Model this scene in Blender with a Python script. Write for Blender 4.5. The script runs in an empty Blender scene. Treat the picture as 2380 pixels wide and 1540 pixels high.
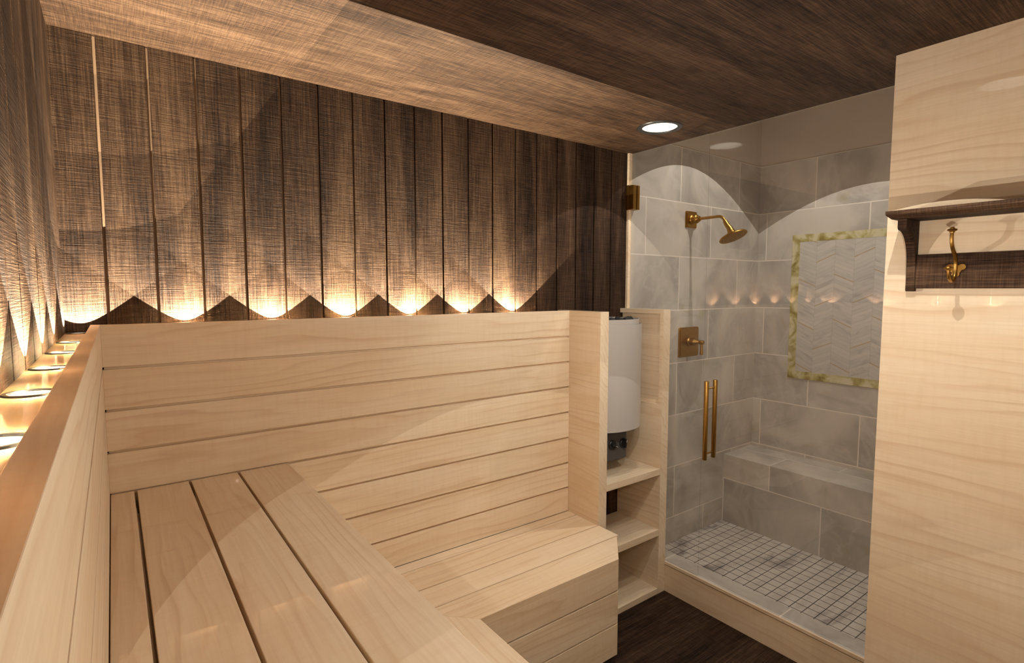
import bpy, bmesh, math, random
from mathutils import Vector, Matrix
random.seed(7)
SC = bpy.context.scene
COL = SC.collection
PI = math.pi

# ------------------------------------------------------------------ node helpers
class NT:
    def __init__(s, name):
        s.m = bpy.data.materials.new(name); s.m.use_nodes = True
        s.t = s.m.node_tree; s.t.nodes.clear()
        s.out = s.t.nodes.new('ShaderNodeOutputMaterial')
        s._p = None
    def n(s, typ, **kw):
        x = s.t.nodes.new(typ)
        for k, v in kw.items(): setattr(x, k, v)
        return x
    def put(s, sock, v):
        if isinstance(v, bpy.types.NodeSocket): s.t.links.new(v, sock)
        elif v is not None: sock.default_value = v
    def math(s, op, a, b=None, c=None):
        x = s.n('ShaderNodeMath', operation=op)
        s.put(x.inputs[0], a)
        if b is not None: s.put(x.inputs[1], b)
        if c is not None: s.put(x.inputs[2], c)
        return x.outputs[0]
    def vmath(s, op, a, b):
        x = s.n('ShaderNodeVectorMath', operation=op)
        s.put(x.inputs[0], a); s.put(x.inputs[1], b)
        return x.outputs[0]
    def noise(s, vec, scale, detail=3, rough=.5, dist=0):
        x = s.n('ShaderNodeTexNoise')
        s.put(x.inputs['Vector'], vec); s.put(x.inputs['Scale'], scale)
        s.put(x.inputs['Detail'], detail); s.put(x.inputs['Roughness'], rough); s.put(x.inputs['Distortion'], dist)
        return x.outputs[0]
    def ramp(s, fac, stops):
        x = s.n('ShaderNodeValToRGB'); s.put(x.inputs[0], fac)
        el = x.color_ramp.elements
        while len(el) < len(stops): el.new(.5)
        for e, (p, c) in zip(el, stops):
            e.position = p
            e.color = (c, c, c, 1) if not isinstance(c, tuple) else (c[0], c[1], c[2], 1)
        return x.outputs[0]
    def mix(s, fac, a, b, mode='MIX'):
        x = s.n('ShaderNodeMix', data_type='RGBA', blend_type=mode)
        s.put(x.inputs[0], fac)
        for sock, v in ((x.inputs[6], a), (x.inputs[7], b)):
            s.put(sock, (v[0], v[1], v[2], 1) if isinstance(v, tuple) else v)
        return x.outputs[2]
    def comb(s, a, b, c):
        x = s.n('ShaderNodeCombineXYZ')
        for i, v in enumerate((a, b, c)): s.put(x.inputs[i], v)
        return x.outputs[0]
    def sep(s, v):
        x = s.n('ShaderNodeSeparateXYZ'); s.put(x.inputs[0], v); return x.outputs
    def principled(s, col, rough=.5, metal=0, coat=0, coat_rough=.03, bump=None, spec=.5, emit=None, estr=0):
        p = s.n('ShaderNodeBsdfPrincipled')
        s.put(p.inputs['Base Color'], (col[0], col[1], col[2], 1) if isinstance(col, tuple) else col)
        s.put(p.inputs['Roughness'], rough); s.put(p.inputs['Metallic'], metal)
        s.put(p.inputs['Coat Weight'], coat); s.put(p.inputs['Coat Roughness'], coat_rough)
        s.put(p.inputs['Specular IOR Level'], spec)
        if emit: p.inputs['Emission Color'].default_value = (*emit, 1); p.inputs['Emission Strength'].default_value = estr
        if bump is not None: s.t.links.new(bump, p.inputs['Normal'])
        s.t.links.new(p.outputs[0], s.out.inputs[0])
        return s.m
    def bump(s, h, strength, dist=.01):
        b = s.n('ShaderNodeBump'); s.put(b.inputs['Height'], h)
        b.inputs['Strength'].default_value = strength; b.inputs['Distance'].default_value = dist
        return b.outputs[0]
    def pos(s):
        return s.n('ShaderNodeNewGeometry').outputs['Position']
    def obj(s, amount=13.0):
        c = s.n('ShaderNodeTexCoord').outputs['Object']
        r = s.n('ShaderNodeObjectInfo').outputs['Random']
        r = s.math('MULTIPLY', r, amount)
        return s.vmath('ADD', c, s.comb(r, r, r))

def maple(axis, coat=.75, tint=(1, 1, 1), wide=1.0, spec=.14):
    t = NT('maple_grain_' + axis)
    v = t.sep(t.obj())
    ax = 'xyz'.index(axis)
    a = v[ax]; o = [v[i] for i in range(3) if i != ax]
    sc = t.comb(t.math('MULTIPLY', a, .42 * wide), t.math('MULTIPLY', o[0], 3.2 * wide), t.math('MULTIPLY', o[1], 3.2 * wide))
    f = t.noise(sc, 1.7, 3, .5, .15)
    across = t.math('MULTIPLY', t.math('ADD', o[0], t.math('MULTIPLY', o[1], .83)), 30 * wide)
    ring = t.math('FRACT', t.math('ADD', across, t.math('MULTIPLY', f, 7.5)))
    line = t.ramp(ring, [(0, .0), (.55, .10), (.86, 1.0), (.93, .25), (1, 0)])
    mask = t.ramp(t.noise(sc, 4.0, 2, .5), [(.38, .15), (.62, 1)])
    line = t.math('MULTIPLY', line, mask)
    fine = t.noise(t.comb(t.math('MULTIPLY', a, 5), t.math('MULTIPLY', o[0], 160), t.math('MULTIPLY', o[1], 160)), 1.0, 3, .6)
    cross = t.noise(t.comb(t.math('MULTIPLY', a, 60), t.math('MULTIPLY', o[0], 9), t.math('MULTIPLY', o[1], 9)), 1.0, 3, .6)
    cloud = t.noise(sc, 2.5, 4, .6)
    c1 = (.87 * tint[0], .735 * tint[1], .55 * tint[2]); c2 = (.79 * tint[0], .62 * tint[1], .41 * tint[2])
    c3 = (.62 * tint[0], .40 * tint[1], .22 * tint[2])
    col = t.mix(t.ramp(cloud, [(.3, 0), (.72, 1)]), c1, c2)
    col = t.mix(t.math('MULTIPLY', line, .5), col, c3)
    col = t.mix(t.math('MULTIPLY', t.ramp(fine, [(.42, 0), (.75, 1)]), .22), col, c3)
    col = t.mix(t.math('MULTIPLY', t.ramp(cross, [(.45, 0), (.8, 1)]), .14), col, c3)
    b = t.bump(t.math('ADD', fine, t.math('MULTIPLY', cross, .4)), .05, .003)
    return t.principled(col, .42, coat=coat, coat_rough=.012, bump=b, spec=spec)

def darkwood(axis, gain=1.0, bump=1.0, cross_axis=None):
    t = NT('dark_sawn_wood_' + axis)
    v = t.sep(t.obj(7.0) if axis == 'x' else t.pos())
    ax = 'xyz'.index(axis)
    a = v[ax]; o = [v[i] for i in range(3) if i != ax]
    def st(sa, so): return t.comb(t.math('MULTIPLY', a, sa), t.math('MULTIPLY', o[0], so), t.math('MULTIPLY', o[1], so))
    # each board its own tone
    band = t.noise(st(.9, 7), 1.0, 4, .6, .6)
    fibre = t.noise(st(7, 210), 1.0, 4, .65, .2)
    saw = t.noise(st(330, 11), 1.0, 3, .62, .1)
    pore = t.noise(st(14, 420), 1.0, 2, .6)
    c_lo = (.022 * gain, .0105 * gain, .0055 * gain); c_mid = (.108 * gain, .055 * gain, .029 * gain); c_hi = (.27 * gain, .155 * gain, .085 * gain)
    wb, wf, ws = (.36, .50, .22) if axis == 'x' else (.46, .42, .22)
    k = t.math('ADD', t.math('MULTIPLY', band, wb), t.math('MULTIPLY', fibre, wf))
    k = t.math('ADD', k, t.math('MULTIPLY', saw, ws))
    col = t.ramp(k, [(.43, c_lo), (.545, c_mid), (.68, c_hi)])
    h = t.math('ADD', t.math('MULTIPLY', fibre, 1.0), t.math('MULTIPLY', saw, .9))
    h = t.math('ADD', h, t.math('MULTIPLY', pore, .35))
    b = t.bump(h, .85 * bump, .004)
    return t.principled(col, .62, bump=b, spec=.13)

def tile(u, v, u0, v0, tint=(.60, .55, .48)):
    """u, v: index of the axes along and across the courses"""
    t = NT('marble_tile')
    p = t.sep(t.pos())
    uv = t.comb(t.math('SUBTRACT', p[u], u0), t.math('SUBTRACT', p[v], v0), 0)
    br = t.n('ShaderNodeTexBrick'); t.put(br.inputs['Vector'], uv)
    br.offset = .5; br.offset_frequency = 2; br.squash = 1
    for k, val in (('Scale', 1), ('Mortar Size', .0032), ('Mortar Smooth', .0), ('Brick Width', .656), ('Row Height', .336), ('Bias', 0)):
        br.inputs[k].default_value = val
    br.inputs['Color1'].default_value = (0, 0, 0, 1); br.inputs['Color2'].default_value = (1, 1, 1, 1)
    rnd = t.sep(br.outputs['Color'])[0]
    q = t.vmath('ADD', t.pos(), t.comb(t.math('MULTIPLY', rnd, 9), t.math('MULTIPLY', rnd, 5), 0))
    n1 = t.noise(q, 2.3, 6, .55, .8)
    n2 = t.noise(q, 1.1, 5, .6, 1.6)
    n3 = t.noise(q, 3.4, 4, .5, 1.0)
    col = t.mix(t.ramp(n1, [(.38, 0), (.64, 1)]), tint, (tint[0] * .66, tint[1] * .66, tint[2] * .68))
    vein = t.ramp(n2, [(.47, 0), (.5, 1), (.53, 0)])
    col = t.mix(t.math('MULTIPLY', vein, .28), col, (.66, .63, .58))
    col = t.mix(t.math('MULTIPLY', t.ramp(n3, [(.64, 0), (.74, 1)]), .45), col, (.37, .33, .17))
    col = t.mix(br.outputs['Fac'], col, (.78, .72, .64))
    b = t.bump(br.outputs['Fac'], -.25, .002)
    return t.principled(col, t.math('ADD', .3, t.math('MULTIPLY', br.outputs['Fac'], .4)), bump=b, spec=.35)

def mosaic():
    t = NT('marble_mosaic')
    p = t.sep(t.pos())
    P_ = .0628
    fx = t.math('ABSOLUTE', t.math('SUBTRACT', t.math('FRACT', t.math('DIVIDE', t.math('SUBTRACT', p[0], 2.759), P_)), .5))
    fy = t.math('ABSOLUTE', t.math('SUBTRACT', t.math('FRACT', t.math('DIVIDE', t.math('SUBTRACT', p[1], 2.049), P_)), .5))
    g = t.math('GREATER_THAN', t.math('MAXIMUM', fx, fy), .463)
    q = t.comb(p[0], t.math('MULTIPLY', p[1], 1.2), 0)
    n1 = t.noise(t.comb(t.math('MULTIPLY', p[0], 1.5), t.math('MULTIPLY', p[1], 4.0), 3.3), 1.0, 5, .6, .8)
    n2 = t.noise(t.comb(t.math('MULTIPLY', p[0], 3), t.math('MULTIPLY', p[1], 9.0), 1.3), 1.6, 5, .6, .6)
    col = t.mix(t.ramp(n2, [(.4, 0), (.75, 1)]), (.68, .63, .56), (.50, .45, .40))
    col = t.mix(t.ramp(n1, [(.53, 0), (.68, 1)]), col, (.15, .12, .12))
    col = t.mix(g, col, (.085, .08, .075))
    return t.principled(col, .3, spec=.4, bump=t.bump(g, -.3, .002))

def chevron():
    t = NT('chevron_marble')
    p = t.sep(t.pos())
    u = t.math('DIVIDE', t.math('SUBTRACT', 1.8125, p[1]), .1145)
    z = t.math('ADD', p[2], t.math('MULTIPLY', t.math('PINGPONG', u, 1), .052))
    colid = t.math('FLOOR', u)
    k = t.math('DIVIDE', z, .0265)
    row = t.math('FLOOR', k)
    fr = t.math('FRACT', k)
    wn = t.n('ShaderNodeTexWhiteNoise', noise_dimensions='2D')
    t.put(wn.inputs['Vector'], t.comb(colid, row, 0))
    r = wn.outputs['Value']
    q = t.comb(t.math('MULTIPLY', p[1], 9), t.math('MULTIPLY', z, 22), t.math('MULTIPLY', r, 11))
    n1 = t.noise(q, .8, 5, .6, .5)
    col = t.mix(t.math('MULTIPLY', r, .5), (.60, .565, .51), (.46, .43, .395))
    col = t.mix(t.math('MULTIPLY', t.ramp(n1, [(.52, 0), (.72, 1)]), .5), col, (.27, .24, .235))
    ln = t.math('LESS_THAN', fr, .07)
    col = t.mix(t.math('MULTIPLY', ln, .35), col, (.30, .26, .21))
    # brass inlays every eleventh strip, staggered by column
    m = t.math('LESS_THAN', t.math('MODULO', t.math('ADD', row, t.math('MULTIPLY', colid, 5)), 11), 1)
    gold = t.math('MULTIPLY', m, t.math('LESS_THAN', fr, .16))
    col = t.mix(gold, col, (.42, .29, .12))
    uf = t.math('FRACT', u)
    seam = t.math('LESS_THAN', uf, .018)
    col = t.mix(t.math('MULTIPLY', seam, .4), col, (.33, .28, .2))
    return t.principled(col, .3, spec=.4)

def onyx():
    t = NT('green_onyx_border')
    p = t.pos()
    n1 = t.noise(p, 5.5, 6, .55, 2.2)
    n2 = t.noise(p, 9, 4, .5, 1.2)
    col = t.ramp(n1, [(.36, (.26, .20, .055)), (.47, (.47, .42, .18)), (.56, (.62, .57, .36)), (.68, (.66, .60, .42))])
    col = t.mix(t.ramp(n2, [(.55, 0), (.66, .5)]), col, (.30, .22, .06))
    return t.principled(col, .28, spec=.4)

def simple(name, col, rough=.5, metal=0, **kw):
    return NT(name).principled(col, rough, metal, **kw)

def brass():
    t = NT('aged_brass')
    n = t.noise(t.obj(3), 60, 4, .6)
    col = t.mix(n, (.50, .29, .075), (.36, .19, .045))
    return t.principled(col, t.math('ADD', .22, t.math('MULTIPLY', n, .3)), 1.0, bump=t.bump(n, .12, .002))

def glass():
    t = NT('clear_glass')
    g = t.n('ShaderNodeNewGeometry')
    ior = t.math('ADD', 1.5, t.math('MULTIPLY', g.outputs['Backfacing'], (1 / 1.5) - 1.5))
    f = t.n('ShaderNodeFresnel'); t.put(f.inputs['IOR'], ior)
    tr = t.n('ShaderNodeBsdfTransparent'); tr.inputs[0].default_value = (.94, .93, .92, 1)
    gl = t.n('ShaderNodeBsdfGlossy'); gl.inputs['Roughness'].default_value = 0.0
    mx = t.n('ShaderNodeMixShader'); t.put(mx.inputs[0], f.outputs[0])
    t.t.links.new(tr.outputs[0], mx.inputs[1]); t.t.links.new(gl.outputs[0], mx.inputs[2])
    t.t.links.new(mx.outputs[0], t.out.inputs[0])
    return t.m

def emitter(name, col, s):
    t = NT(name); e = t.n('ShaderNodeEmission')
    e.inputs[0].default_value = (*col, 1); e.inputs[1].default_value = s
    t.t.links.new(e.outputs[0], t.out.inputs[0]); return t.m

M = {}
M['mx'] = maple('x'); M['my'] = maple('y'); M['mwall'] = maple('y', wide=.75)
M['mrest'] = maple('y', 0.0, spec=.12)
M['mgap'] = simple('unstained_batten', (.34, .21, .12), .7)
M['mledge'] = maple('y', .3, tint=(1.0, .97, .80), spec=.15)  # yellow tint puts the uplights' warm light into the ledge colour
M['dz'] = darkwood('z', .41); M['dx'] = darkwood('x', .47, .8); M['dfloor'] = darkwood('x', .33, .4)
M['drack'] = darkwood('y', .55, .5)
M['tback'] = tile(0, 2, 2.875 - 10 * .656, 2.556 - 10 * .336)
M['tright'] = tile(1, 2, 1.722 - 10 * .656, 2.556 - 10 * .336)
M['triser'] = tile(1, 2, 1.447 - 10 * .656, .347 - 10 * .336)
M['tseat'] = tile(1, 0, 1.78 - 10 * .656 - .328, 3.667 - 10 * .336 - .336)
M['tcurb'] = tile(1, 0, 1.502 - 10 * .656, 2.3, (.62, .57, .50))
M['mosaic'] = mosaic(); M['chev'] = chevron(); M['onyx'] = onyx()
M['paint'] = simple('grey_paint', (.56, .49, .41), .7)
M['brass'] = brass()
M['glass'] = glass()
M['black'] = simple('black_trim', (.012, .012, .012), .4)
M['toe'] = simple('toe_shadow_board', (.02, .014, .01), .8)  # near-black colour paints in the toe recess shade; dark nozzles share it
M['white'] = simple('white_enamel', (.52, .48, .44), .3, spec=.4)
M['canwhite'] = simple('white_reflector', (.92, .9, .86), .4)
M['steel'] = simple('dark_steel', (.075, .07, .065), .45)
M['pointer'] = simple('pale_pointer', (.75, .68, .6), .4)
M['stone'] = simple('black_stone', (.02, .02, .02), .8)
M['chrome'] = simple('chrome', (.7, .68, .65), .2, 1)
WARM = (1.0, .955, .885); UPW = (1.0, .90, .70)
M['lens_down'] = emitter('downlight_lamp', (1, .93, .84), 9)
M['lens_up'] = emitter('uplight_lamp', (1, .93, .80), 7)

# ------------------------------------------------------------------ mesh helpers
class MB:
    def __init__(s): s.v = []; s.f = []; s.mi = []; s.mats = []
    def face(s, idx, mi=0): s.f.append(idx); s.mi.append(mi)
    def box(s, x0, x1, y0, y1, z0, z1, mi=0):
        b = len(s.v)
        s.v += [(x0, y0, z0), (x1, y0, z0), (x1, y1, z0), (x0, y1, z0), (x0, y0, z1), (x1, y0, z1), (x1, y1, z1), (x0, y1, z1)]
        for q in ((0, 3, 2, 1), (4, 5, 6, 7), (0, 1, 5, 4), (1, 2, 6, 5), (2, 3, 7, 6), (3, 0, 4, 7)):
            s.face([b + i for i in q], mi)
        return s
    def prism(s, pts, z0, z1, mi=0):
        """pts: CCW polygon in xy"""
        b = len(s.v); n = len(pts)
        s.v += [(x, y, z0) for x, y in pts] + [(x, y, z1) for x, y in pts]
        s.face([b + i for i in range(n)][::-1], mi); s.face([b + n + i for i in range(n)], mi)
        for i in range(n):
            j = (i + 1) % n; s.face([b + i, b + j, b + n + j, b + n + i], mi)
        return s
    def extrude(s, pts3, d, mi=0):
        """pts3: polygon of 3-D points, d: offset vector"""
        b = len(s.v); n = len(pts3); d = Vector(d)
        s.v += [tuple(p) for p in pts3] + [tuple(Vector(p) + d) for p in pts3]
        s.face([b + i for i in range(n)][::-1], mi); s.face([b + n + i for i in range(n)], mi)
        for i in range(n):
            j = (i + 1) % n; s.face([b + i, b + j, b + n + j, b + n + i], mi)
        return s
    def lathe(s, prof, seg=40, origin=(0, 0, 0), axis=(0, 0, 1), mi=0):
        """prof: list of (r, h) along axis; r=0 ends make caps"""
        ax = Vector(axis).normalized(); O = Vector(origin)
        u = ax.orthogonal().normalized(); w = ax.cross(u)
        rings = []
        for r, h in prof:
            c = O + ax * h
            if r < 1e-6:
                rings.append([len(s.v)]); s.v.append(tuple(c))
            else:
                rings.append(list(range(len(s.v), len(s.v) + seg)))
                for k in range(seg):
                    a = 2 * PI * k / seg
                    s.v.append(tuple(c + u * (r * math.cos(a)) + w * (r * math.sin(a))))
        for A, B in zip(rings, rings[1:]):
            for k in range(seg):
                j = (k + 1) % seg
                if len(A) == 1 and len(B) == 1: continue
                if len(A) == 1: s.face([A[0], B[j], B[k]], mi)
                elif len(B) == 1: s.face([A[k], A[j], B[0]], mi)
                else: s.face([A[k], A[j], B[j], B[k]], mi)
        return s
    def tube(s, pts, rad, seg=16, mi=0, caps=True):
        P = [Vector(p) for p in pts]; n = len(P)
        rad = rad if isinstance(rad, (list, tuple)) else [rad] * n
        t0 = (P[1] - P[0]).normalized(); u = t0.orthogonal().normalized()
        rings = []
        for i in range(n):
            t = (P[min(i + 1, n - 1)] - P[max(i - 1, 0)]).normalized()
            u = (u - t * u.dot(t)).normalized(); w = t.cross(u)
            rings.append(list(range(len(s.v), len(s.v) + seg)))
            for k in range(seg):
                a = 2 * PI * k / seg
                s.v.append(tuple(P[i] + u * (rad[i] * math.cos(a)) + w * (rad[i] * math.sin(a))))
        for A, B in zip(rings, rings[1:]):
            for k in range(seg):
                j = (k + 1) % seg; s.face([A[k], A[j], B[j], B[k]], mi)
        if caps: s.face(rings[0][::-1], mi); s.face(rings[-1], mi)
        return s
    def holed_plate(s, x0, x1, y0, y1, z0, z1, holes, mi=0, seg=40):
        """slab with round holes; holes: (cx, cy, r, half cell)"""
        xs = sorted({x0, x1} | {round(h[0] + d * h[3], 5) for h in holes for d in (-1, 1)})
        ys = sorted({y0, y1} | {round(h[1] + d * h[3], 5) for h in holes for d in (-1, 1)})
        xs = [x for x in xs if x0 <= x <= x1]; ys = [y for y in ys if y0 <= y <= y1]
        for xa, xb in zip(xs, xs[1:]):
            for ya, yb in zip(ys, ys[1:]):
                mx, my = (xa + xb) / 2, (ya + yb) / 2
                hh = [h for h in holes if abs(mx - h[0]) < h[3] and abs(my - h[1]) < h[3]]
                if not hh:
                    b = len(s.v)
                    for z in (z0, z1): s.v += [(xa, ya, z), (xb, ya, z), (xb, yb, z), (xa, yb, z)]
                    s.face([b, b + 3, b + 2, b + 1], mi); s.face([b + 4, b + 5, b + 6, b + 7], mi)
                    continue
                cx, cy, r, _ = hh[0]
                b = len(s.v); n = seg
                for z in (z0, z1):
                    for k in range(n):
                        a = 2 * PI * k / n; c, q = math.cos(a), math.sin(a)
                        s.v.append((cx + r * c, cy + r * q, z))
                    for k in range(n):
                        a = 2 * PI * k / n; c, q = math.cos(a), math.sin(a)
                        # point on the rectangle border in this direction
                        tx = ((xb - cx) if c > 0 else (xa - cx)) / c if abs(c) > 1e-9 else 1e9
                        ty = ((yb - cy) if q > 0 else (ya - cy)) / q if abs(q) > 1e-9 else 1e9
                        tt = min(tx, ty); s.v.append((cx + tt * c, cy + tt * q, z))
                for k in range(n):
                    j = (k + 1) % n
                    s.face([b + k, b + j, b + n + j, b + n + k], mi)                       # bottom
                    s.face([b + 2 * n + k, b + 3 * n + k, b + 3 * n + j, b + 2 * n + j], mi)  # top
                    s.face([b + k, b + 2 * n + k, b + 2 * n + j, b + j], mi)               # bore
                # corners of the cell
                for (X, Y) in ((xa, ya), (xb, ya), (xb, yb), (xa, yb)):
                    a = math.atan2(Y - cy, X - cx) % (2 * PI); k = int(a / (2 * PI) * n) % n; j = (k + 1) % n
                    cb = len(s.v); s.v += [(X, Y, z0), (X, Y, z1)]
                    s.face([b + n + k, b + n + j, cb], mi); s.face([b + 3 * n + k, cb + 1, b + 3 * n + j], mi)
        # outer rim
        b = len(s.v)
        s.v += [(x0, y0, z0), (x1, y0, z0), (x1, y1, z0), (x0, y1, z0), (x0, y0, z1), (x1, y0, z1), (x1, y1, z1), (x0, y1, z1)]
        for q in ((0, 1, 5, 4), (1, 2, 6, 5), (2, 3, 7, 6), (3, 0, 4, 7)): s.face([b + i for i in q], mi)
        return s
    def build(s, name, mats, parent=None, bevel=0, smooth=False, loc=None):
        me = bpy.data.meshes.new(name)
        off = Vector(parent.get('_base', (0, 0, 0))) if parent is not None else Vector(loc or (0, 0, 0))
        me.from_pydata([tuple(Vector(v) - off) for v in s.v], [], s.f)
        if not isinstance(mats, (list, tuple)): mats = [mats]
        for m in mats: me.materials.append(M[m])
        me.polygons.foreach_set('material_index', s.mi)
        bm = bmesh.new(); bm.from_mesh(me); bmesh.ops.recalc_face_normals(bm, faces=bm.faces); bm.to_mesh(me); bm.free()
        if smooth: me.polygons.foreach_set('use_smooth', [True] * len(me.polygons))
        me.update()
        o = bpy.data.objects.new(name, me); COL.objects.link(o)
        if parent is not None:
            o.parent = parent; o['_base'] = tuple(off)
        else:
            o.location = off; o['_base'] = tuple(off)
        if bevel:
            md = o.modifiers.new('bevel', 'BEVEL'); md.width = bevel; md.segments = 2; md.limit_method = 'ANGLE'; md.angle_limit = math.radians(40)
        if smooth:
            md = o.modifiers.new('edges', 'EDGE_SPLIT'); md.split_angle = math.radians(38)
        return o

def thing(name, label, cat, loc, group=None):
    o = bpy.data.objects.new(name, None); COL.objects.link(o); o.location = loc; o['_base'] = tuple(loc)
    o.empty_display_size = .05
    o['label'] = label; o['category'] = cat
    if group: o['group'] = group
    return o
def tag(o, label, cat, group=None):
    o['label'] = label; o['category'] = cat
    if group: o['group'] = group
    return o
def struct(o): o['kind'] = 'structure'; return o

# ------------------------------------------------------------------ key dimensions (metres)
XL, YB, ZC = -.1197, 2.125, 2.4495          # left wall, back wall, ceiling
YF = -1.35                                   # wall behind the camera
XM = 2.125                                   # maple wall
XG = 2.418                                   # glass
XS, YS = 3.80, 2.11                          # shower far wall, shower back wall
SH_Y0 = .45; ZSC = 3.06
ZL = 1.5443                                  # ledge
DOWN = [(2.14, 1.70), (1.51, .57)]           # ceiling downlights
DOWN_ADDED = [(.75, -.75)]  # invented downlight behind the camera, added for more general light
CX, CY = -.0875, 2.0905
back_x = [-.081 + .2765 * k for k in range(7)]
left_y = [1.742 - .2775 * k for k in range(11)]

# ------------------------------------------------------------------ the setting
# dark plank walls: boards with real gaps
def plank_wall(name, along, const, a0, a1, first, pitch, z0, z1, depth, outward):
    mb = MB(); g = .0044
    cuts = [a0]
    k = math.ceil((a0 - first) / pitch + .05)
    while first + k * pitch < a1 - .012: cuts.append(first + k * pitch); k += 1
    cuts.append(a1)
    for i, (p, q) in enumerate(zip(cuts, cuts[1:])):
        s0 = p + (g if i else 0); s1 = q - (g if i < len(cuts) - 2 else 0)
        if along == 'x': mb.box(s0, s1, const, const + depth, z0, z1)
        else: mb.box(const - depth, const, s0, s1, z0, z1)
    if along == 'x': mb.box(a0, a1, const + depth, const + depth + .03, z0, z1, 1)
    else: mb.box(const - depth - .03, const - depth, a0, a1, z0, z1, 1)
    return struct(mb.build(name, ['dz', 'mgap']))
plank_wall('wall_back', 'x', YB, XL, 2.3955, -.0114, .13399, 0, ZC, .015, 1)
plank_wall('wall_left', 'y', XL, YF, YB, YB - .137, .13399, 0, ZC, .015, 1)
struct(MB().box(XL, XM, YF - .05, YF, 0, ZC).build('wall_front', 'my'))
struct(MB().box(XM, 2.40, YF, .7265, 0, ZC).build('wall_right', 'mwall'))
struct(MB().box(2.3955, 2.4205, YS, YB + .03, 0, ZC + .03).build('trim_1', 'my'))
struct(MB().box(XL - .05, 2.42, YF - .05, YB + .05, -.05, 0).build('floor', 'dfloor'))
cm = MB().holed_plate(XL - .05, 2.424, YF - .05, YB + .05, ZC, ZC + .03, [(x, y, .083, .12) for x, y in DOWN + DOWN_ADDED])
struct(cm.build('ceiling', 'dx'))
# shower enclosure
mb = MB().box(2.4205, XS, YS, YS + .04, 0, 2.556, 0).box(2.4205, XS + .05, YS + .008, YS + .04, 2.556, ZSC, 1)
struct(mb.build('wall_shower_back', ['tback', 'paint']))
mb = MB().box(XS, XS + .04, SH_Y0, YS + .04, 0, 2.556, 0).box(XS + .009, XS + .04, SH_Y0, YS + .04, 2.556, ZSC, 1)
struct(mb.build('wall_shower_right', ['tright', 'paint']))
struct(MB().box(2.40, XS, SH_Y0 - .04, SH_Y0, 0, ZSC).build('wall_shower_front', 'paint'))
struct(MB().box(2.424, 2.47, SH_Y0 - .04, YS + .04, ZC + .031, ZSC).build('wall_shower_left', 'paint'))
struct(MB().box(2.52, XS, SH_Y0, YS, -.02, .034).build('floor_shower', 'mosaic'))
SHL = (2.93, 1.364)
struct(MB().holed_plate(2.424, XS + .05, SH_Y0 - .04, YS + .04, ZSC, ZSC + .02, [(SHL[0], SHL[1], .083, .12)]).build('ceiling_shower', 'paint'))

# ------------------------------------------------------------------ downlights
def spot(name, parent, loc, energy, half_deg, col, up=False, radius=0.0):
    l = bpy.data.lights.new(name, 'SPOT'); l.energy = energy; l.spot_size = math.radians(2 * half_deg); l.spot_blend = 0.0
    l.shadow_soft_size = radius; l.color = col
    o = bpy.data.objects.new(name, l); COL.objects.link(o)
    o.parent = parent; o.location = Vector(loc) - Vector(parent['_base'])
    if up: o.rotation_euler = (PI, 0, 0)
    return o
E_DOWN, E_UP = 18.0, 46.0
def downlight(x, y, zc, label, e=E_DOWN, deg=47.5, grp=None):
    t = thing('recessed_downlight', label, 'ceiling light', (x, y, zc), grp)
    MB().lathe([(.081, 0), (.083, -.004), (.103, -.004), (.106, 0), (.081, 0)], 56, (x, y, zc)).build('trim_ring', 'black', t, smooth=True)
    MB().lathe([(.0815, .001), (.0815, .10), (.0, .10)], 56, (x, y, zc)).build('reflector', 'canwhite', t, smooth=True)
    MB().lathe([(.0, .088), (.055, .088), (.055, .094), (.0, .094)], 40, (x, y, zc)).build('lamp', 'lens_down', t)
    spot('downlight_beam', t, (x, y, zc + .0705), e, deg, WARM)
    return t
downlight(*DOWN[0], ZC, 'black-rimmed recessed light glowing in the dark ceiling above the heater cabinet', e=14)
downlight(*DOWN[1], ZC, 'recessed ceiling light mirrored high on the pale wall above the coat rack', e=25)
downlight(*DOWN_ADDED[0], ZC, 'unseen recessed light added in the dark ceiling behind the viewer, near the rear wall')
downlight(SHL[0], SHL[1], ZSC, 'recessed ceiling light high over the tiled shower floor', e=48)

def lamp(name, loc, e):
    l = bpy.data.lights.new(name, 'POINT'); l.energy = e; l.color = WARM; l.shadow_soft_size = 0.0
    o = bpy.data.objects.new(name, l); COL.objects.link(o); o.location = loc
    return o
lamp('unseen_room_lamp', (1.40, .346, 1.66), 6.9)
lamp('unseen_room_lamp', (1.55, 1.26, 1.68), 11)
lamp('unseen_room_lamp', (.60, .25, 1.66), 6.5)  # added fill without a fixture, brightens the left side
lamp('shower_fill', (2.994, 1.32, 1.60), 4)  # added fill without a fixture, lifts the shower tile and paint

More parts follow.
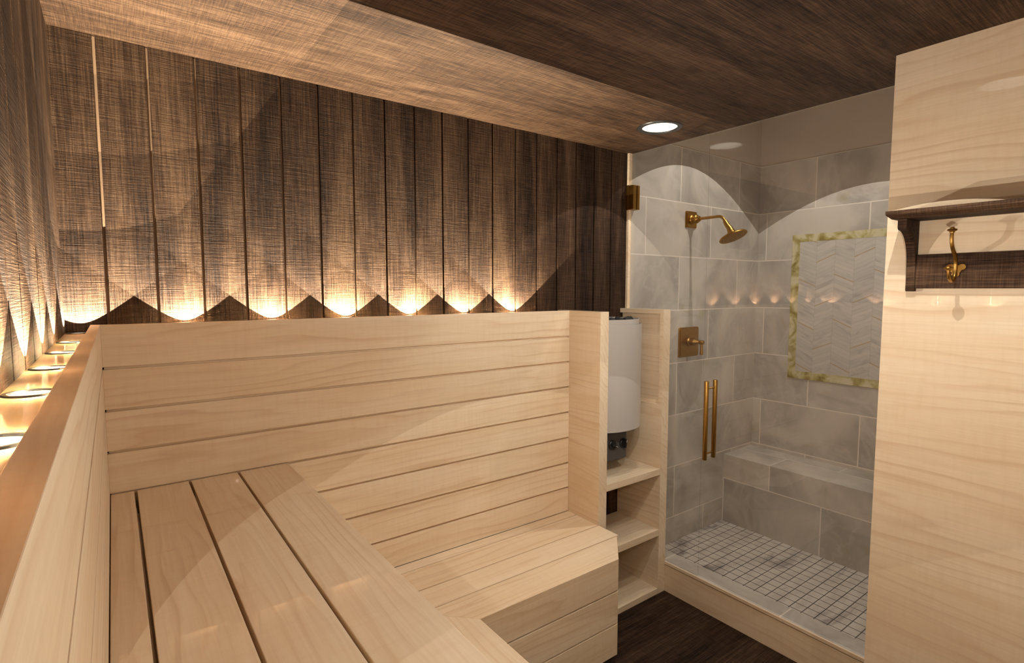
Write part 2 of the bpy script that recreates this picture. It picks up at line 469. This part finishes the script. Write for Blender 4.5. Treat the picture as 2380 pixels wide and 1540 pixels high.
# ------------------------------------------------------------------ ledge with uplights
mb = MB().holed_plate(XL, 1.874, 2.0565, YB, ZL - .013, ZL, [(x - .0065 if i == 0 else x, CY, .0252, .0295) for i, x in enumerate(back_x)])
tag(mb.build('light_ledge', 'mx', loc=(.9, 2.09, ZL - .013)), 'narrow maple ledge with sunk lights between the back wall and the long back rest', 'ledge')
mb = MB().holed_plate(XL, -.0575, YF, 2.056, ZL - .013, ZL, [(CX, y, .0252, .0295) for y in left_y])
tag(mb.build('light_ledge', 'mledge', loc=(-.088, .4, ZL - .013)), 'narrow maple ledge with sunk lights running along the left dark plank wall', 'ledge')
def uplight_proto():
    t = thing('ledge_uplight', 'x', 'uplight', (0, 0, 0))
    MB().lathe([(.0240, 0), (.0245, .0022), (.0295, .0022), (.0308, 0), (.0240, 0)], 40).build('trim_ring', 'black', t, smooth=True)
    MB().lathe([(.0244, -.0005), (.0244, -.0135), (.0, -.0135)], 40).build('reflector', 'canwhite', t, smooth=True)
    MB().lathe([(.0, -.0118), (.0215, -.0118), (.0215, -.0108), (.0, -.0108)], 40).build('lamp', 'lens_up', t)
    spot('uplight_beam', t, (0, 0, -.0093), E_UP, 50, UPW, up=True)
    return t
proto = uplight_proto(); used = [False]
def uplight(x, y, sx, sy, label, group):
    if not used[0]: o = proto; used[0] = True; ch = list(proto.children)
    else:
        o = proto.copy(); COL.objects.link(o); ch = []
        for c in proto.children:
            d = c.copy(); COL.objects.link(d); d.parent = o; ch.append(d)
    o.location = (x, y, ZL); o['label'] = label; o['group'] = group
    for c in ch:
        if c.type == 'LIGHT': c.location = (sx - x, sy - y, -.0093)
ordb = ['in the left back corner', 'second from the left corner', 'third from the left corner', 'fourth of seven from the corner',
        'third from the heater end', 'second from the heater end', 'nearest the heater end']
for i, x in enumerate(back_x):
    cx = x - .0065 if i == 0 else x
    uplight(cx, CY, x, 2.079, 'small round uplight glowing on the back wall ledge, ' + ordb[i], 'uplights behind the long back rest')
ordl = ['nearest the back corner, farthest away', 'second from the back corner', 'third from the back corner', 'fourth from the corner, its dark rim showing',
        'fifth from the corner, cut by the left picture edge']
for i, y in enumerate(left_y):
    lab = ('uplight in the left wall ledge, ' + ordl[i]) if i < 5 else 'uplight in the left wall ledge beside or behind the viewer, outside the picture'
    uplight(CX, y, -.081, y, lab, 'uplights in the left wall ledge')

# ------------------------------------------------------------------ slatted back rests
SE = [1.571, 1.438, 1.3075, 1.178, 1.0452, .911, .7775, .646, .5203]
g = .0042
X1 = 1.8735
t = thing('slatted_backrest', 'long pale maple back rest of eight horizontal boards against the back wall', 'backrest', (.92, 2.045, .52))
for k in range(8):
    z1 = SE[k] - (g if k else 0); z0 = SE[k + 1] + (g if k < 7 else 0)
    MB().prism([(-.0328, 2.032), (X1, 2.032), (X1, 2.0555), (-.0563, 2.0555)], z0, z1).build('board', 'mx', t, bevel=.0008)
MB().box(-.03, X1, 2.0475, 2.0553, .5225, 1.50).build('backing_panel', 'mx', t)
t = thing('slatted_backrest', 'pale maple back rest running toward the viewer along the left wall, seen edge on', 'backrest', (-.045, .4, .52))
for k in range(8):
    z1 = SE[k] - (g if k else 0); z0 = SE[k + 1] + (g if k < 7 else 0)
    MB().prism([(-.0567, YF), (-.0332, YF), (-.0332, 2.0318), (-.0567, 2.0553)], z0, z1).build('board', 'mrest', t, bevel=.0008)
MB().box(-.0566, -.0495, YF, 2.03, .5225, 1.50).build('backing_panel', 'my', t)

# ------------------------------------------------------------------ benches
ZU = 1.0475; ZB = .5195
t = thing('upper_bench', 'high maple bench of four wide boards along the left, in the foreground', 'bench', (.22, .4, .52))
for x0, x1 in ((-.0315, .0278), (.0352, .1745), (.182, .3198), (.3272, .4875)):
    MB().box(x0, x1, YF, 2.0285, ZU - .028, ZU).build('seat_board', 'my', t, bevel=.0015)
for px_ in (.085, .224):
    MB().lathe([(0, 0), (.0066, 0), (.0072, .0005), (.0062, .0009), (.0058, .0004), (0, .0004)], 28, (px_, 1.505, ZU - .0001)).build('seat_disc', 'mrest', t, smooth=True)  # small round discs with a raised rim on the seat boards
MB().box(-.03, .465, YF, 1.955, ZU - .062, ZU - .05).build('frame', 'my', t)
MB().box(.020, .031, YF, 1.95, ZU - .05, ZU - .0285).box(.176, .1875, YF, 1.95, ZU - .05, ZU - .0285).box(.330, .339, YF, 1.95, ZU - .05, ZU - .0285).build('rail', 'my', t)
MB().box(.466, .4865, YF, 2.0285, ZB, ZU - .0285).build('front_panel', 'my', t)

t = thing('lower_bench', 'low L-shaped maple bench with grooved top and cut corner beside the heater niche', 'bench', (1.2, 1.5, 0))
gg = .003
MB().box(.49, X1, 1.967 + gg, 2.031, ZB - .025, ZB).build('seat_board', 'mx', t, bevel=.001)
MB().box(.49, X1, 1.8125 + gg, 1.967 - gg, ZB - .025, ZB).build('seat_board', 'mx', t, bevel=.001)
MB().box(.49, X1, 1.679 + gg, 1.8125 - gg, ZB - .025, ZB).build('seat_board', 'mx', t, bevel=.001)
MB().prism([(.838, 1.679 - gg), (.990, 1.5235), (1.7025, 1.5235), (1.8572, 1.679 - gg)], ZB - .025, ZB).build('seat_board', 'mx', t, bevel=.0006)
MB().prism([(.845, YF), (.990, YF), (.990, 1.5233), (.8375, 1.679 - gg), (.8375, YF)], ZB - .025, ZB).build('seat_board', 'my', t, bevel=.0006)
MB().box(.695, .8375 - gg, YF, 1.679 - gg, ZB - .025, ZB).build('seat_board', 'my', t, bevel=.001)
MB().box(.49, .695 - 2 * gg, YF, 1.679 - gg, ZB - .025, ZB).build('seat_board', 'my', t, bevel=.001)
MB().box(.6, X1 - .01, 1.70, 2.03, ZB - .04, ZB - .026).box(.6, .96, YF, 1.70, ZB - .04, ZB - .026).box(.96, 1.69, 1.56, 1.70, ZB - .04, ZB - .026).build('frame', 'mx', t)
RZ = [(.3815, ZB - .0252), (.2335, .3745), (.087, .2265)]
for z0, z1 in RZ:
    th = .02
    MB().prism([(.990 - th, YF), (.990, YF), (.990, 1.5235), (1.7025, 1.5235), (X1, 1.6945), (X1, 1.813), (X1 - th, 1.813), (X1 - th, 1.703), (1.694, 1.5435), (.970, 1.5435)], z0, z1).build('riser_board', 'mx', t, bevel=.001)
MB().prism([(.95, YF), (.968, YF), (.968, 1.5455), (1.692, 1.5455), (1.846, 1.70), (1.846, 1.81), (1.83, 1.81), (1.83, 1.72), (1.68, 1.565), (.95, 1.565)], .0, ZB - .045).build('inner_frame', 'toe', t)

# ------------------------------------------------------------------ heater niche
t = thing('heater_cabinet', 'tall open maple cabinet with two side panels and three shelves around the white heater', 'cabinet', (2.14, 1.97, 0))
MB().box(1.874, 1.931, 1.814, 2.1245, 0, 1.5705).build('side_panel', 'my', t, bevel=.0008)
xi, xo, rd = 2.348, 2.406, .022
zr0, zr1 = 1.058, 1.547
mb = MB()
mb.box(xi + rd, xo, 1.814, 2.1195, 0, 1.5715)
mb.box(xi, xi + rd, 1.814, 2.1195, 0, zr0).box(xi, xi + rd, 1.814, 2.1195, zr1, 1.5715).box(xi, xi + rd, 1.814, 1.836, zr0, zr1)
mb.build('side_panel', 'my', t)
for z0, z1 in ((0, .032), (.332, .368), (.674, .708)):
    MB().box(1.9312, 2.3478, 1.8145, 2.119, z0, z1).build('shelf', 'mx', t, bevel=.0006)

def dshape(cx, a, yc, b, yb, n=26):
    pts = [(cx + a, yb), (cx - a, yb)]
    for k in range(n + 1):
        th = PI + PI * k / n
        pts.append((cx + a * math.cos(th), yc + b * math.sin(th)))
    return pts
t = thing('sauna_heater', 'white rounded wall-hung sauna heater with dark control box below', 'heater', (2.13, 2.0, .78))
hc = 2.128
mb = MB(); po = dshape(hc, .190, 1.975, .125, 2.1235); pi_ = dshape(hc, .186, 1.975, .121, 2.119)
def dring(mb, po, pi_, z0, z1):
    n = len(po); b = len(mb.v)
    mb.v += [(x, y, z0) for x, y in po] + [(x, y, z1) for x, y in po] + [(x, y, z1) for x, y in pi_] + [(x, y, z0) for x, y in pi_]
    for i in range(n):
        j = (i + 1) % n
        for k in range(4):
            l = (k + 1) % 4; mb.face([b + k * n + i, b + k * n + j, b + l * n + j, b + l * n + i])
    return mb
dring(mb, po, pi_, .945, 1.497).build('outer_cover', 'white', t, smooth=True)
mb = MB(); dring(mb, dshape(hc, .176, 1.975, .111, 2.116), dshape(hc, .171, 1.975, .106, 2.111), .95, 1.523).build('inner_collar', 'white', t, smooth=True)
MB().prism(dshape(hc, .1705, 1.975, .1055, 2.110), .96, 1.487).build('stone_basket', 'steel', t)
cb = MB().prism([(2.042, 2.1235), (2.042, 1.925), (2.060, 1.918), (2.182, 1.918), (2.199, 1.925), (2.199, 2.1235)], .778, .9445).build('control_box', 'steel', t, bevel=.002)
for kx, kz, ang in ((2.078, .862, -25), (2.163, .860, 80)):
    kn = MB().lathe([(0, 0), (.0265, 0), (.0265, .006), (.024, .009), (0, .009)], 32, (kx, 1.918, kz), (0, -1, 0))
    a = math.radians(ang)
    d = Vector((math.cos(a), 0, math.sin(a))); w = Vector((-d.z, 0, d.x))
    q = [Vector((kx, 1.909, kz)) + d * s1 * .023 + w * s2 * .0045 for s1, s2 in ((-1, -1), (1, -1), (1, 1), (-1, 1))]
    kn.extrude(q, (0, -.016, 0))
    ko = kn.build('control_knob', 'black', t, smooth=True)
    q = [Vector((kx, 1.893, kz)) + d * s1 + w * s2 * .0012 for s1, s2 in ((.006, -1), (.021, -1), (.021, 1), (.006, 1))]
    MB().extrude(q, (0, -.0008, 0)).build('pointer', 'pointer', ko)

def rock(r, seed):
    rnd = random.Random(seed); bm = bmesh.new(); bmesh.ops.create_icosphere(bm, subdivisions=2, radius=1)
    ph = [rnd.uniform(0, 6) for _ in range(6)]
    for v in bm.verts:
        k = 1 + .16 * math.sin(3.1 * v.co.x + ph[0]) + .14 * math.sin(4 * v.co.y + ph[1]) + .12 * math.sin(3.7 * v.co.z + ph[2]) + rnd.uniform(-.06, .06)
        v.co = Vector((v.co.x * r, v.co.y * r * .85, v.co.z * r * .7)) * k
    me = bpy.data.meshes.new('heater_stone'); bm.to_mesh(me); bm.free(); me.materials.append(M['stone']); return me
rk = [rock(.030, 3), rock(.027, 8), rock(.033, 12)]
pts = []
for ix in range(5):
    for iy in range(3):
        x = hc - .128 + ix * .064 + (iy % 2) * .006; y = 1.925 + iy * .062
        if ((x - hc) / .145) ** 2 + (max(0, 1.975 - y) / .085) ** 2 < 1.02: pts.append((x, y))
for i, (x, y) in enumerate(pts):
    o = bpy.data.objects.new('heater_stone', rk[i % 3]); COL.objects.link(o)
    zz = 1.507 + (.010 if abs(x - 2.06) < .05 and y > 1.96 else 0)
    o.location = (x, y, zz); o.rotation_euler = (0, 0, i * 1.3)
    tag(o, 'black rough stone heaped in the top of the white heater', 'stone', 'stones in the top of the heater')

# ------------------------------------------------------------------ shower
mb = MB().box(2.4095, 2.519, SH_Y0, 2.1095, 0, .1705, 0)
t = thing('shower_curb', 'low threshold under the glass, maple outside and pale tile on top', 'curb', (2.46, 1.27, 0))
MB().box(2.4115, 2.5195, .7285, 2.1085, 0, .1700).build('tile_top', 'tcurb', t)
MB().box(2.4065, 2.4113, .7285, 2.1085, 0, .1500).build('face_board', 'my', t)
MB().box(2.4030, 2.4113, .7285, 2.1085, .1555, .1705).build('edge_strip', 'my', t)
mb = MB()
x0, x1, z0, z1, y0, y1 = 3.432, 3.7995, .0345, .517, SH_Y0 + .001, YS - .0005
b = len(mb.v)
mb.box(x0, x1, y0, y1, z0, z1 - .0005, 0); mb.box(x0, x1, y0, y1, z1 - .0005, z1, 1)
o = mb.build('shower_bench', ['triser', 'tseat'], loc=(3.6, 1.3, .0345))
tag(o, 'built-in tiled shower bench along the far shower wall under the chevron panel', 'bench')

t = thing('chevron_panel', 'rectangular marble chevron inlay with green veined border on the far shower wall', 'wall panel', (3.79, 1.3, 1.06))
yo0, yo1, yi0, yi1 = .76, 1.8605, .812, 1.8085
zo0, zo1, zi0, zi1 = 1.064, 2.050, 1.1155, 2.0005
MB().box(3.7935, 3.7998, yi0, yi1, zi0, zi1).build('chevron_tiles', 'chev', t)
def trap(pts): return MB().extrude([(3.7925, y, z) for y, z in pts], (.0073, 0, 0))
trap([(yo1, zo0), (yi1, zi0), (yi1, zi1), (yo1, zo1)]).build('border_strip', 'onyx', t)
trap([(yo0, zo0), (yo0, zo1), (yi0, zi1), (yi0, zi0)]).build('border_strip', 'onyx', t)
trap([(yo1, zo1), (yi1, zi1), (yi0, zi1), (yo0, zo1)]).build('border_strip', 'onyx', t)
trap([(yo1, zo0), (yo0, zo0), (yi0, zi0), (yi1, zi0)]).build('border_strip', 'onyx', t)

# glass
t = thing('glass_panel', 'fixed clear glass panel clamped to the wall beside the heater cabinet', 'glass panel', (XG, 1.86, .171))
MB().box(XG - .004, XG + .004, 1.6135, 2.1085, .171, ZC - .002).build('pane', 'glass', t)
def clamp(z0, z1):
    MB().box(2.388, XG - .0042, 2.070, 2.1245 if 0 else 2.1085, z0, z1).box(XG + .0042, 2.442, 2.070, 2.1085, z0, z1).box(2.388, 2.3952, 2.1085, 2.1245, z0, z1).build('wall_clamp', 'brass', t, bevel=.0015)
clamp(2.131, 2.266); clamp(.42, .555)
d = thing('glass_door', 'clear glass shower door with tall brass pull handle, to the right of the glass joint', 'door', (XG, 1.17, .178))
MB().box(XG - .004, XG + .004, .732, 1.6105, .178, ZC - .006).build('pane', 'glass', d)
hy = 1.567
hh = MB()
for hx in (2.380, 2.456): hh.lathe([(0, .815), (.0112, .815), (.0116, .8156), (.0116, 1.2174), (.0112, 1.218), (0, 1.218)], 28, (hx, hy, 0))
hh.build('pull_handle', 'brass', d, smooth=True)
for z in (.846, 1.180):
    MB().tube([(2.389, hy, z), (2.447, hy, z)], .0042, 14).build('handle_post', 'brass', d, smooth=True)

# shower head
def rrect(cx, cz, w, h, r, n=6):
    pts = []
    for (sx, sz, a0) in ((1, 1, 0), (-1, 1, 90), (-1, -1, 180), (1, -1, 270)):
        for k in range(n + 1):
            a = math.radians(a0 + 90 * k / n)
            pts.append((cx + sx * (w / 2 - r) + r * math.cos(a), cz + sz * (h / 2 - r) + r * math.sin(a)))
    return pts
hx, hz = 2.9785, 2.120
t = thing('overhead_shower', 'brass shower head on a bent arm high on the tiled side wall', 'shower head', (hx, 2.1095, hz))
MB().extrude([(x, 2.1097, z) for x, z in rrect(hx, hz, .112, .103, .008)], (0, -.008, 0)).extrude([(x, 2.1017, z) for x, z in rrect(hx, hz, .100, .091, .006)], (0, -.005, 0)).build('wall_plate', 'brass', t, bevel=.0012)
MB().lathe([(.030, .012), (.031, .016), (.027, .022), (.0235, .024), (.0235, .040), (.027, .044), (.027, .05), (.019, .058), (.0175, .066), (.0105, .070), (.0, .070)], 8 if 0 else 32, (hx, 2.1095, hz), (0, -1, 0)).build('collar', 'brass', t, smooth=True)
arm = [(hx, 2.05, hz), (hx, 2.0, hz), (hx, 1.93, hz)]
for k in range(9):
    a = math.radians(k * 58 / 8); R = .048
    arm.append((hx, 1.915 - R * math.sin(a), hz - R * (1 - math.cos(a))))
e = Vector(arm[-1]); dr = Vector((0, -math.cos(math.radians(58)), -math.sin(math.radians(58))))
arm.append(tuple(e + dr * .018))
MB().tube(arm, .0088, 20).build('arm', 'brass', t, smooth=True)
E0 = e + dr * .012
ax = Vector((0, -.42, -.907)).normalized()
cen = Vector((hx, 1.812, 1.992))
nk = cen - ax * .062
MB().tube([tuple(E0 - dr * .002), tuple(E0 + dr * .02), tuple(nk + ax * .012)], [.0128, .0150, .0165], 20).build('ball_joint', 'brass', t, smooth=True)
MB().lathe([(0, -.060), (.0165, -.060), (.0185, -.050), (.0205, -.034), (.025, -.029), (.027, -.022), (.040, -.017), (.060, -.011), (.074, -.007), (.0815, -.001), (.0825, .003), (.080, .006), (.076, .0065), (0, .0065)], 56, tuple(cen), tuple(ax)).build('rose', 'brass', t, smooth=True)
nz = MB(); u = ax.orthogonal().normalized(); w = ax.cross(u)
for r, n in ((.012, 6), (.026, 12), (.040, 18), (.054, 24), (.067, 30)):
    for k in range(n):
        a = 2 * PI * k / n + r * 40
        c = cen + ax * .0060 + u * (r * math.cos(a)) + w * (r * math.sin(a))
        nz.lathe([(.0017, 0), (.0013, .0016), (0, .0016)], 6, tuple(c), tuple(ax))
nz.build('spray_nozzles', 'toe', t)

vz = 1.341; vx = 2.983
t = thing('shower_valve', 'square brass shower valve plate with small lever, below the shower head', 'shower valve', (vx, 2.1095, vz))
MB().extrude([(x, 2.1097, z) for x, z in rrect(vx, vz, .204, .190, .012)], (0, -.009, 0)).extrude([(x, 2.1007, z) for x, z in rrect(vx, vz, .186, .172, .010)], (0, -.006, 0)).build('wall_plate', 'brass', t, bevel=.0015)
MB().lathe([(.0, .012), (.033, .0145), (.034, .020), (.026, .024), (.024, .042), (.0275, .046), (.0275, .052), (.022, .058), (.017, .074), (.012, .080), (.009, .092), (.0, .092)], 32, (vx, 2.1095, vz + .003), (0, -1, 0)).build('stem', 'brass', t, smooth=True)
lv = MB().lathe([(0, .088), (.0125, .088), (.014, .092), (.014, .112), (.0115, .116), (0, .116)], 24, (vx, 2.1095, vz + .003), (0, -1, 0))
lv.tube([(vx, 2.007, vz + .0), (vx, 2.007, vz - .03), (vx, 2.007, vz - .076)], [.0075, .0085, .0105], 18)
lv.build('lever', 'brass', t, smooth=True)

# ------------------------------------------------------------------ coat rack
t = thing('coat_rack', 'dark wooden wall shelf with curved bracket and hook rail on the pale right wall', 'coat rack', (2.1245, .25, 1.67))
ya, yb_ = -.18, .6845
prof = [(2.1245, 1.8985), (1.998, 1.8985), (1.984, 1.909), (1.981, 1.912), (1.981, 1.9235), (2.1245, 1.9235)]
mb = MB()
b = len(mb.v); n = len(prof)
ins = [0, .012, .003, 0, 0, 0]
lo = [.012, .012, .002, 0, 0, 0]
mb.v += [(x, ya + q, z) for (x, z), q in zip(prof, lo)] + [(x, yb_ - q, z) for (x, z), q in zip(prof, lo)]
mb.face([b + i for i in range(n)][::-1]); mb.face([b + n + i for i in range(n)])
for i in range(n):
    j = (i + 1) % n; mb.face([b + i, b + j, b + n + j, b + n + i])
mb.build('shelf_board', 'drack', t, bevel=.001)
br = [(2.1245, 1.8983), (2.0115, 1.8983), (2.0115, 1.871), (2.016, 1.866), (2.024, 1.8645)]
for k in range(1, 13):
    a = k / 12 * PI / 2
    br.append((2.024 + .081 * math.sin(a), 1.8645 - .116 * (1 - math.cos(a)) - .0 * k))
br += [(2.107, 1.71), (2.1075, 1.675), (2.1105, 1.671), (2.1245, 1.671)]
for y0_ in (.634, -.155):
    MB().extrude([(x, y0_, z) for x, z in br], (0, .0255, 0)).build('bracket', 'drack', t, bevel=.0015)
MB().box(2.108, 2.1245, -.1285, .6335, 1.6805, 1.7885).build('back_rail', 'drack', t, bevel=.0015)

def hook(yc, label):
    t = thing('coat_hook', label, 'hook', (2.108, yc, 1.735), 'hooks on the rack rail')
    # trefoil wall plate
    pts = []
    for k in range(72):
        a = 2 * PI * k / 72
        y, z = math.cos(a), math.sin(a)
        r = .0135
        for cy_, cz_, rr in ((-.0145, .008, .0098), (.0145, .008, .0098), (0, -.014, .0095), (0, .004, .0115)):
            # farthest hit of the ray with each lobe
            bq = y * cy_ + z * cz_; cq = cy_ ** 2 + cz_ ** 2 - rr ** 2; ds = bq * bq - cq
            if ds > 0 and bq + math.sqrt(ds) > 0: r = max(r, bq + math.sqrt(ds)) if (bq + math.sqrt(ds)) > r else r
        pts.append((2.1077, yc + y * r, 1.7385 + z * r))
    MB().extrude(pts, (-.0045, 0, 0)).build('wall_plate', 'brass', t, bevel=.001)
    P_ = [(2.047, 1.850), (2.0465, 1.838), (2.0475, 1.823), (2.053, 1.810), (2.063, 1.799), (2.078, 1.787), (2.090, 1.775), (2.0985, 1.760), (2.1005, 1.745), (2.0995, 1.730), (2.0945, 1.716), (2.085, 1.7075), (2.072, 1.7035), (2.057, 1.7055), (2.044, 1.713), (2.036, 1.724), (2.033, 1.735)]
    # smooth by Catmull-Rom
    sm = []
    for i in range(len(P_) - 1):
        p0 = Vector(P_[max(i - 1, 0)]); p1 = Vector(P_[i]); p2 = Vector(P_[i + 1]); p3 = Vector(P_[min(i + 2, len(P_) - 1)])
        for k in range(4):
            s_ = k / 4
            q = .5 * ((2 * p1) + (p2 - p0) * s_ + (2 * p0 - 5 * p1 + 4 * p2 - p3) * s_ ** 2 + (3 * p1 - p0 - 3 * p2 + p3) * s_ ** 3)
            sm.append((q.x, yc, q.y))
    sm.append((P_[-1][0], yc, P_[-1][1]))
    n = len(sm)
    MB().tube(sm, [.0043 + .0014 * math.sin(PI * i / (n - 1)) for i in range(n)], 14).build('prong', 'brass', t, smooth=True)
    for kx, kz in ((2.047, 1.849), (2.033, 1.734)):
        MB().lathe([(0, -.001), (.0062, -.001), (.0066, .001), (.0056, .002), (.0115, .005), (.0132, .0075), (.0115, .0100), (.0055, .0118), (.0064, .0138), (.0042, .0158), (0, .0162)], 24, (kx, yc, kz)).build('knob', 'brass', t, smooth=True)
hook(.528, 'brass double coat hook with two knobs on the dark rail, left end of the rack')

# ------------------------------------------------------------------ camera, colour
cd = bpy.data.cameras.new('camera'); cam = bpy.data.objects.new('camera', cd); COL.objects.link(cam)
cd.sensor_fit = 'HORIZONTAL'; cd.sensor_width = 36.0; cd.lens = 36 * 1250.69774 / 2380; cd.clip_start = .01; cd.clip_end = 50
cam.location = (0, 0, 1.6764); cam.rotation_euler = (PI / 2 - .0773486, 0, -.6381197)
SC.camera = cam
w = bpy.data.worlds.new('world'); SC.world = w; w.use_nodes = True
w.node_tree.nodes['Background'].inputs[0].default_value = (1, .85, .7, 1)
w.node_tree.nodes['Background'].inputs[1].default_value = 0.0
for o in bpy.data.objects:
    if '_base' in o: del o['_base']
vs = SC.view_settings
vs.view_transform = 'Standard'; vs.look = 'None'; vs.gamma = 1; vs.use_curve_mapping = False; vs.exposure = 0.0
try:
    SC.cycles.max_bounces = 10; SC.cycles.diffuse_bounces = 6; SC.cycles.glossy_bounces = 5; SC.cycles.transparent_max_bounces = 16
    SC.cycles.sample_clamp_indirect = 0; SC.cycles.use_denoising = True
except Exception: pass
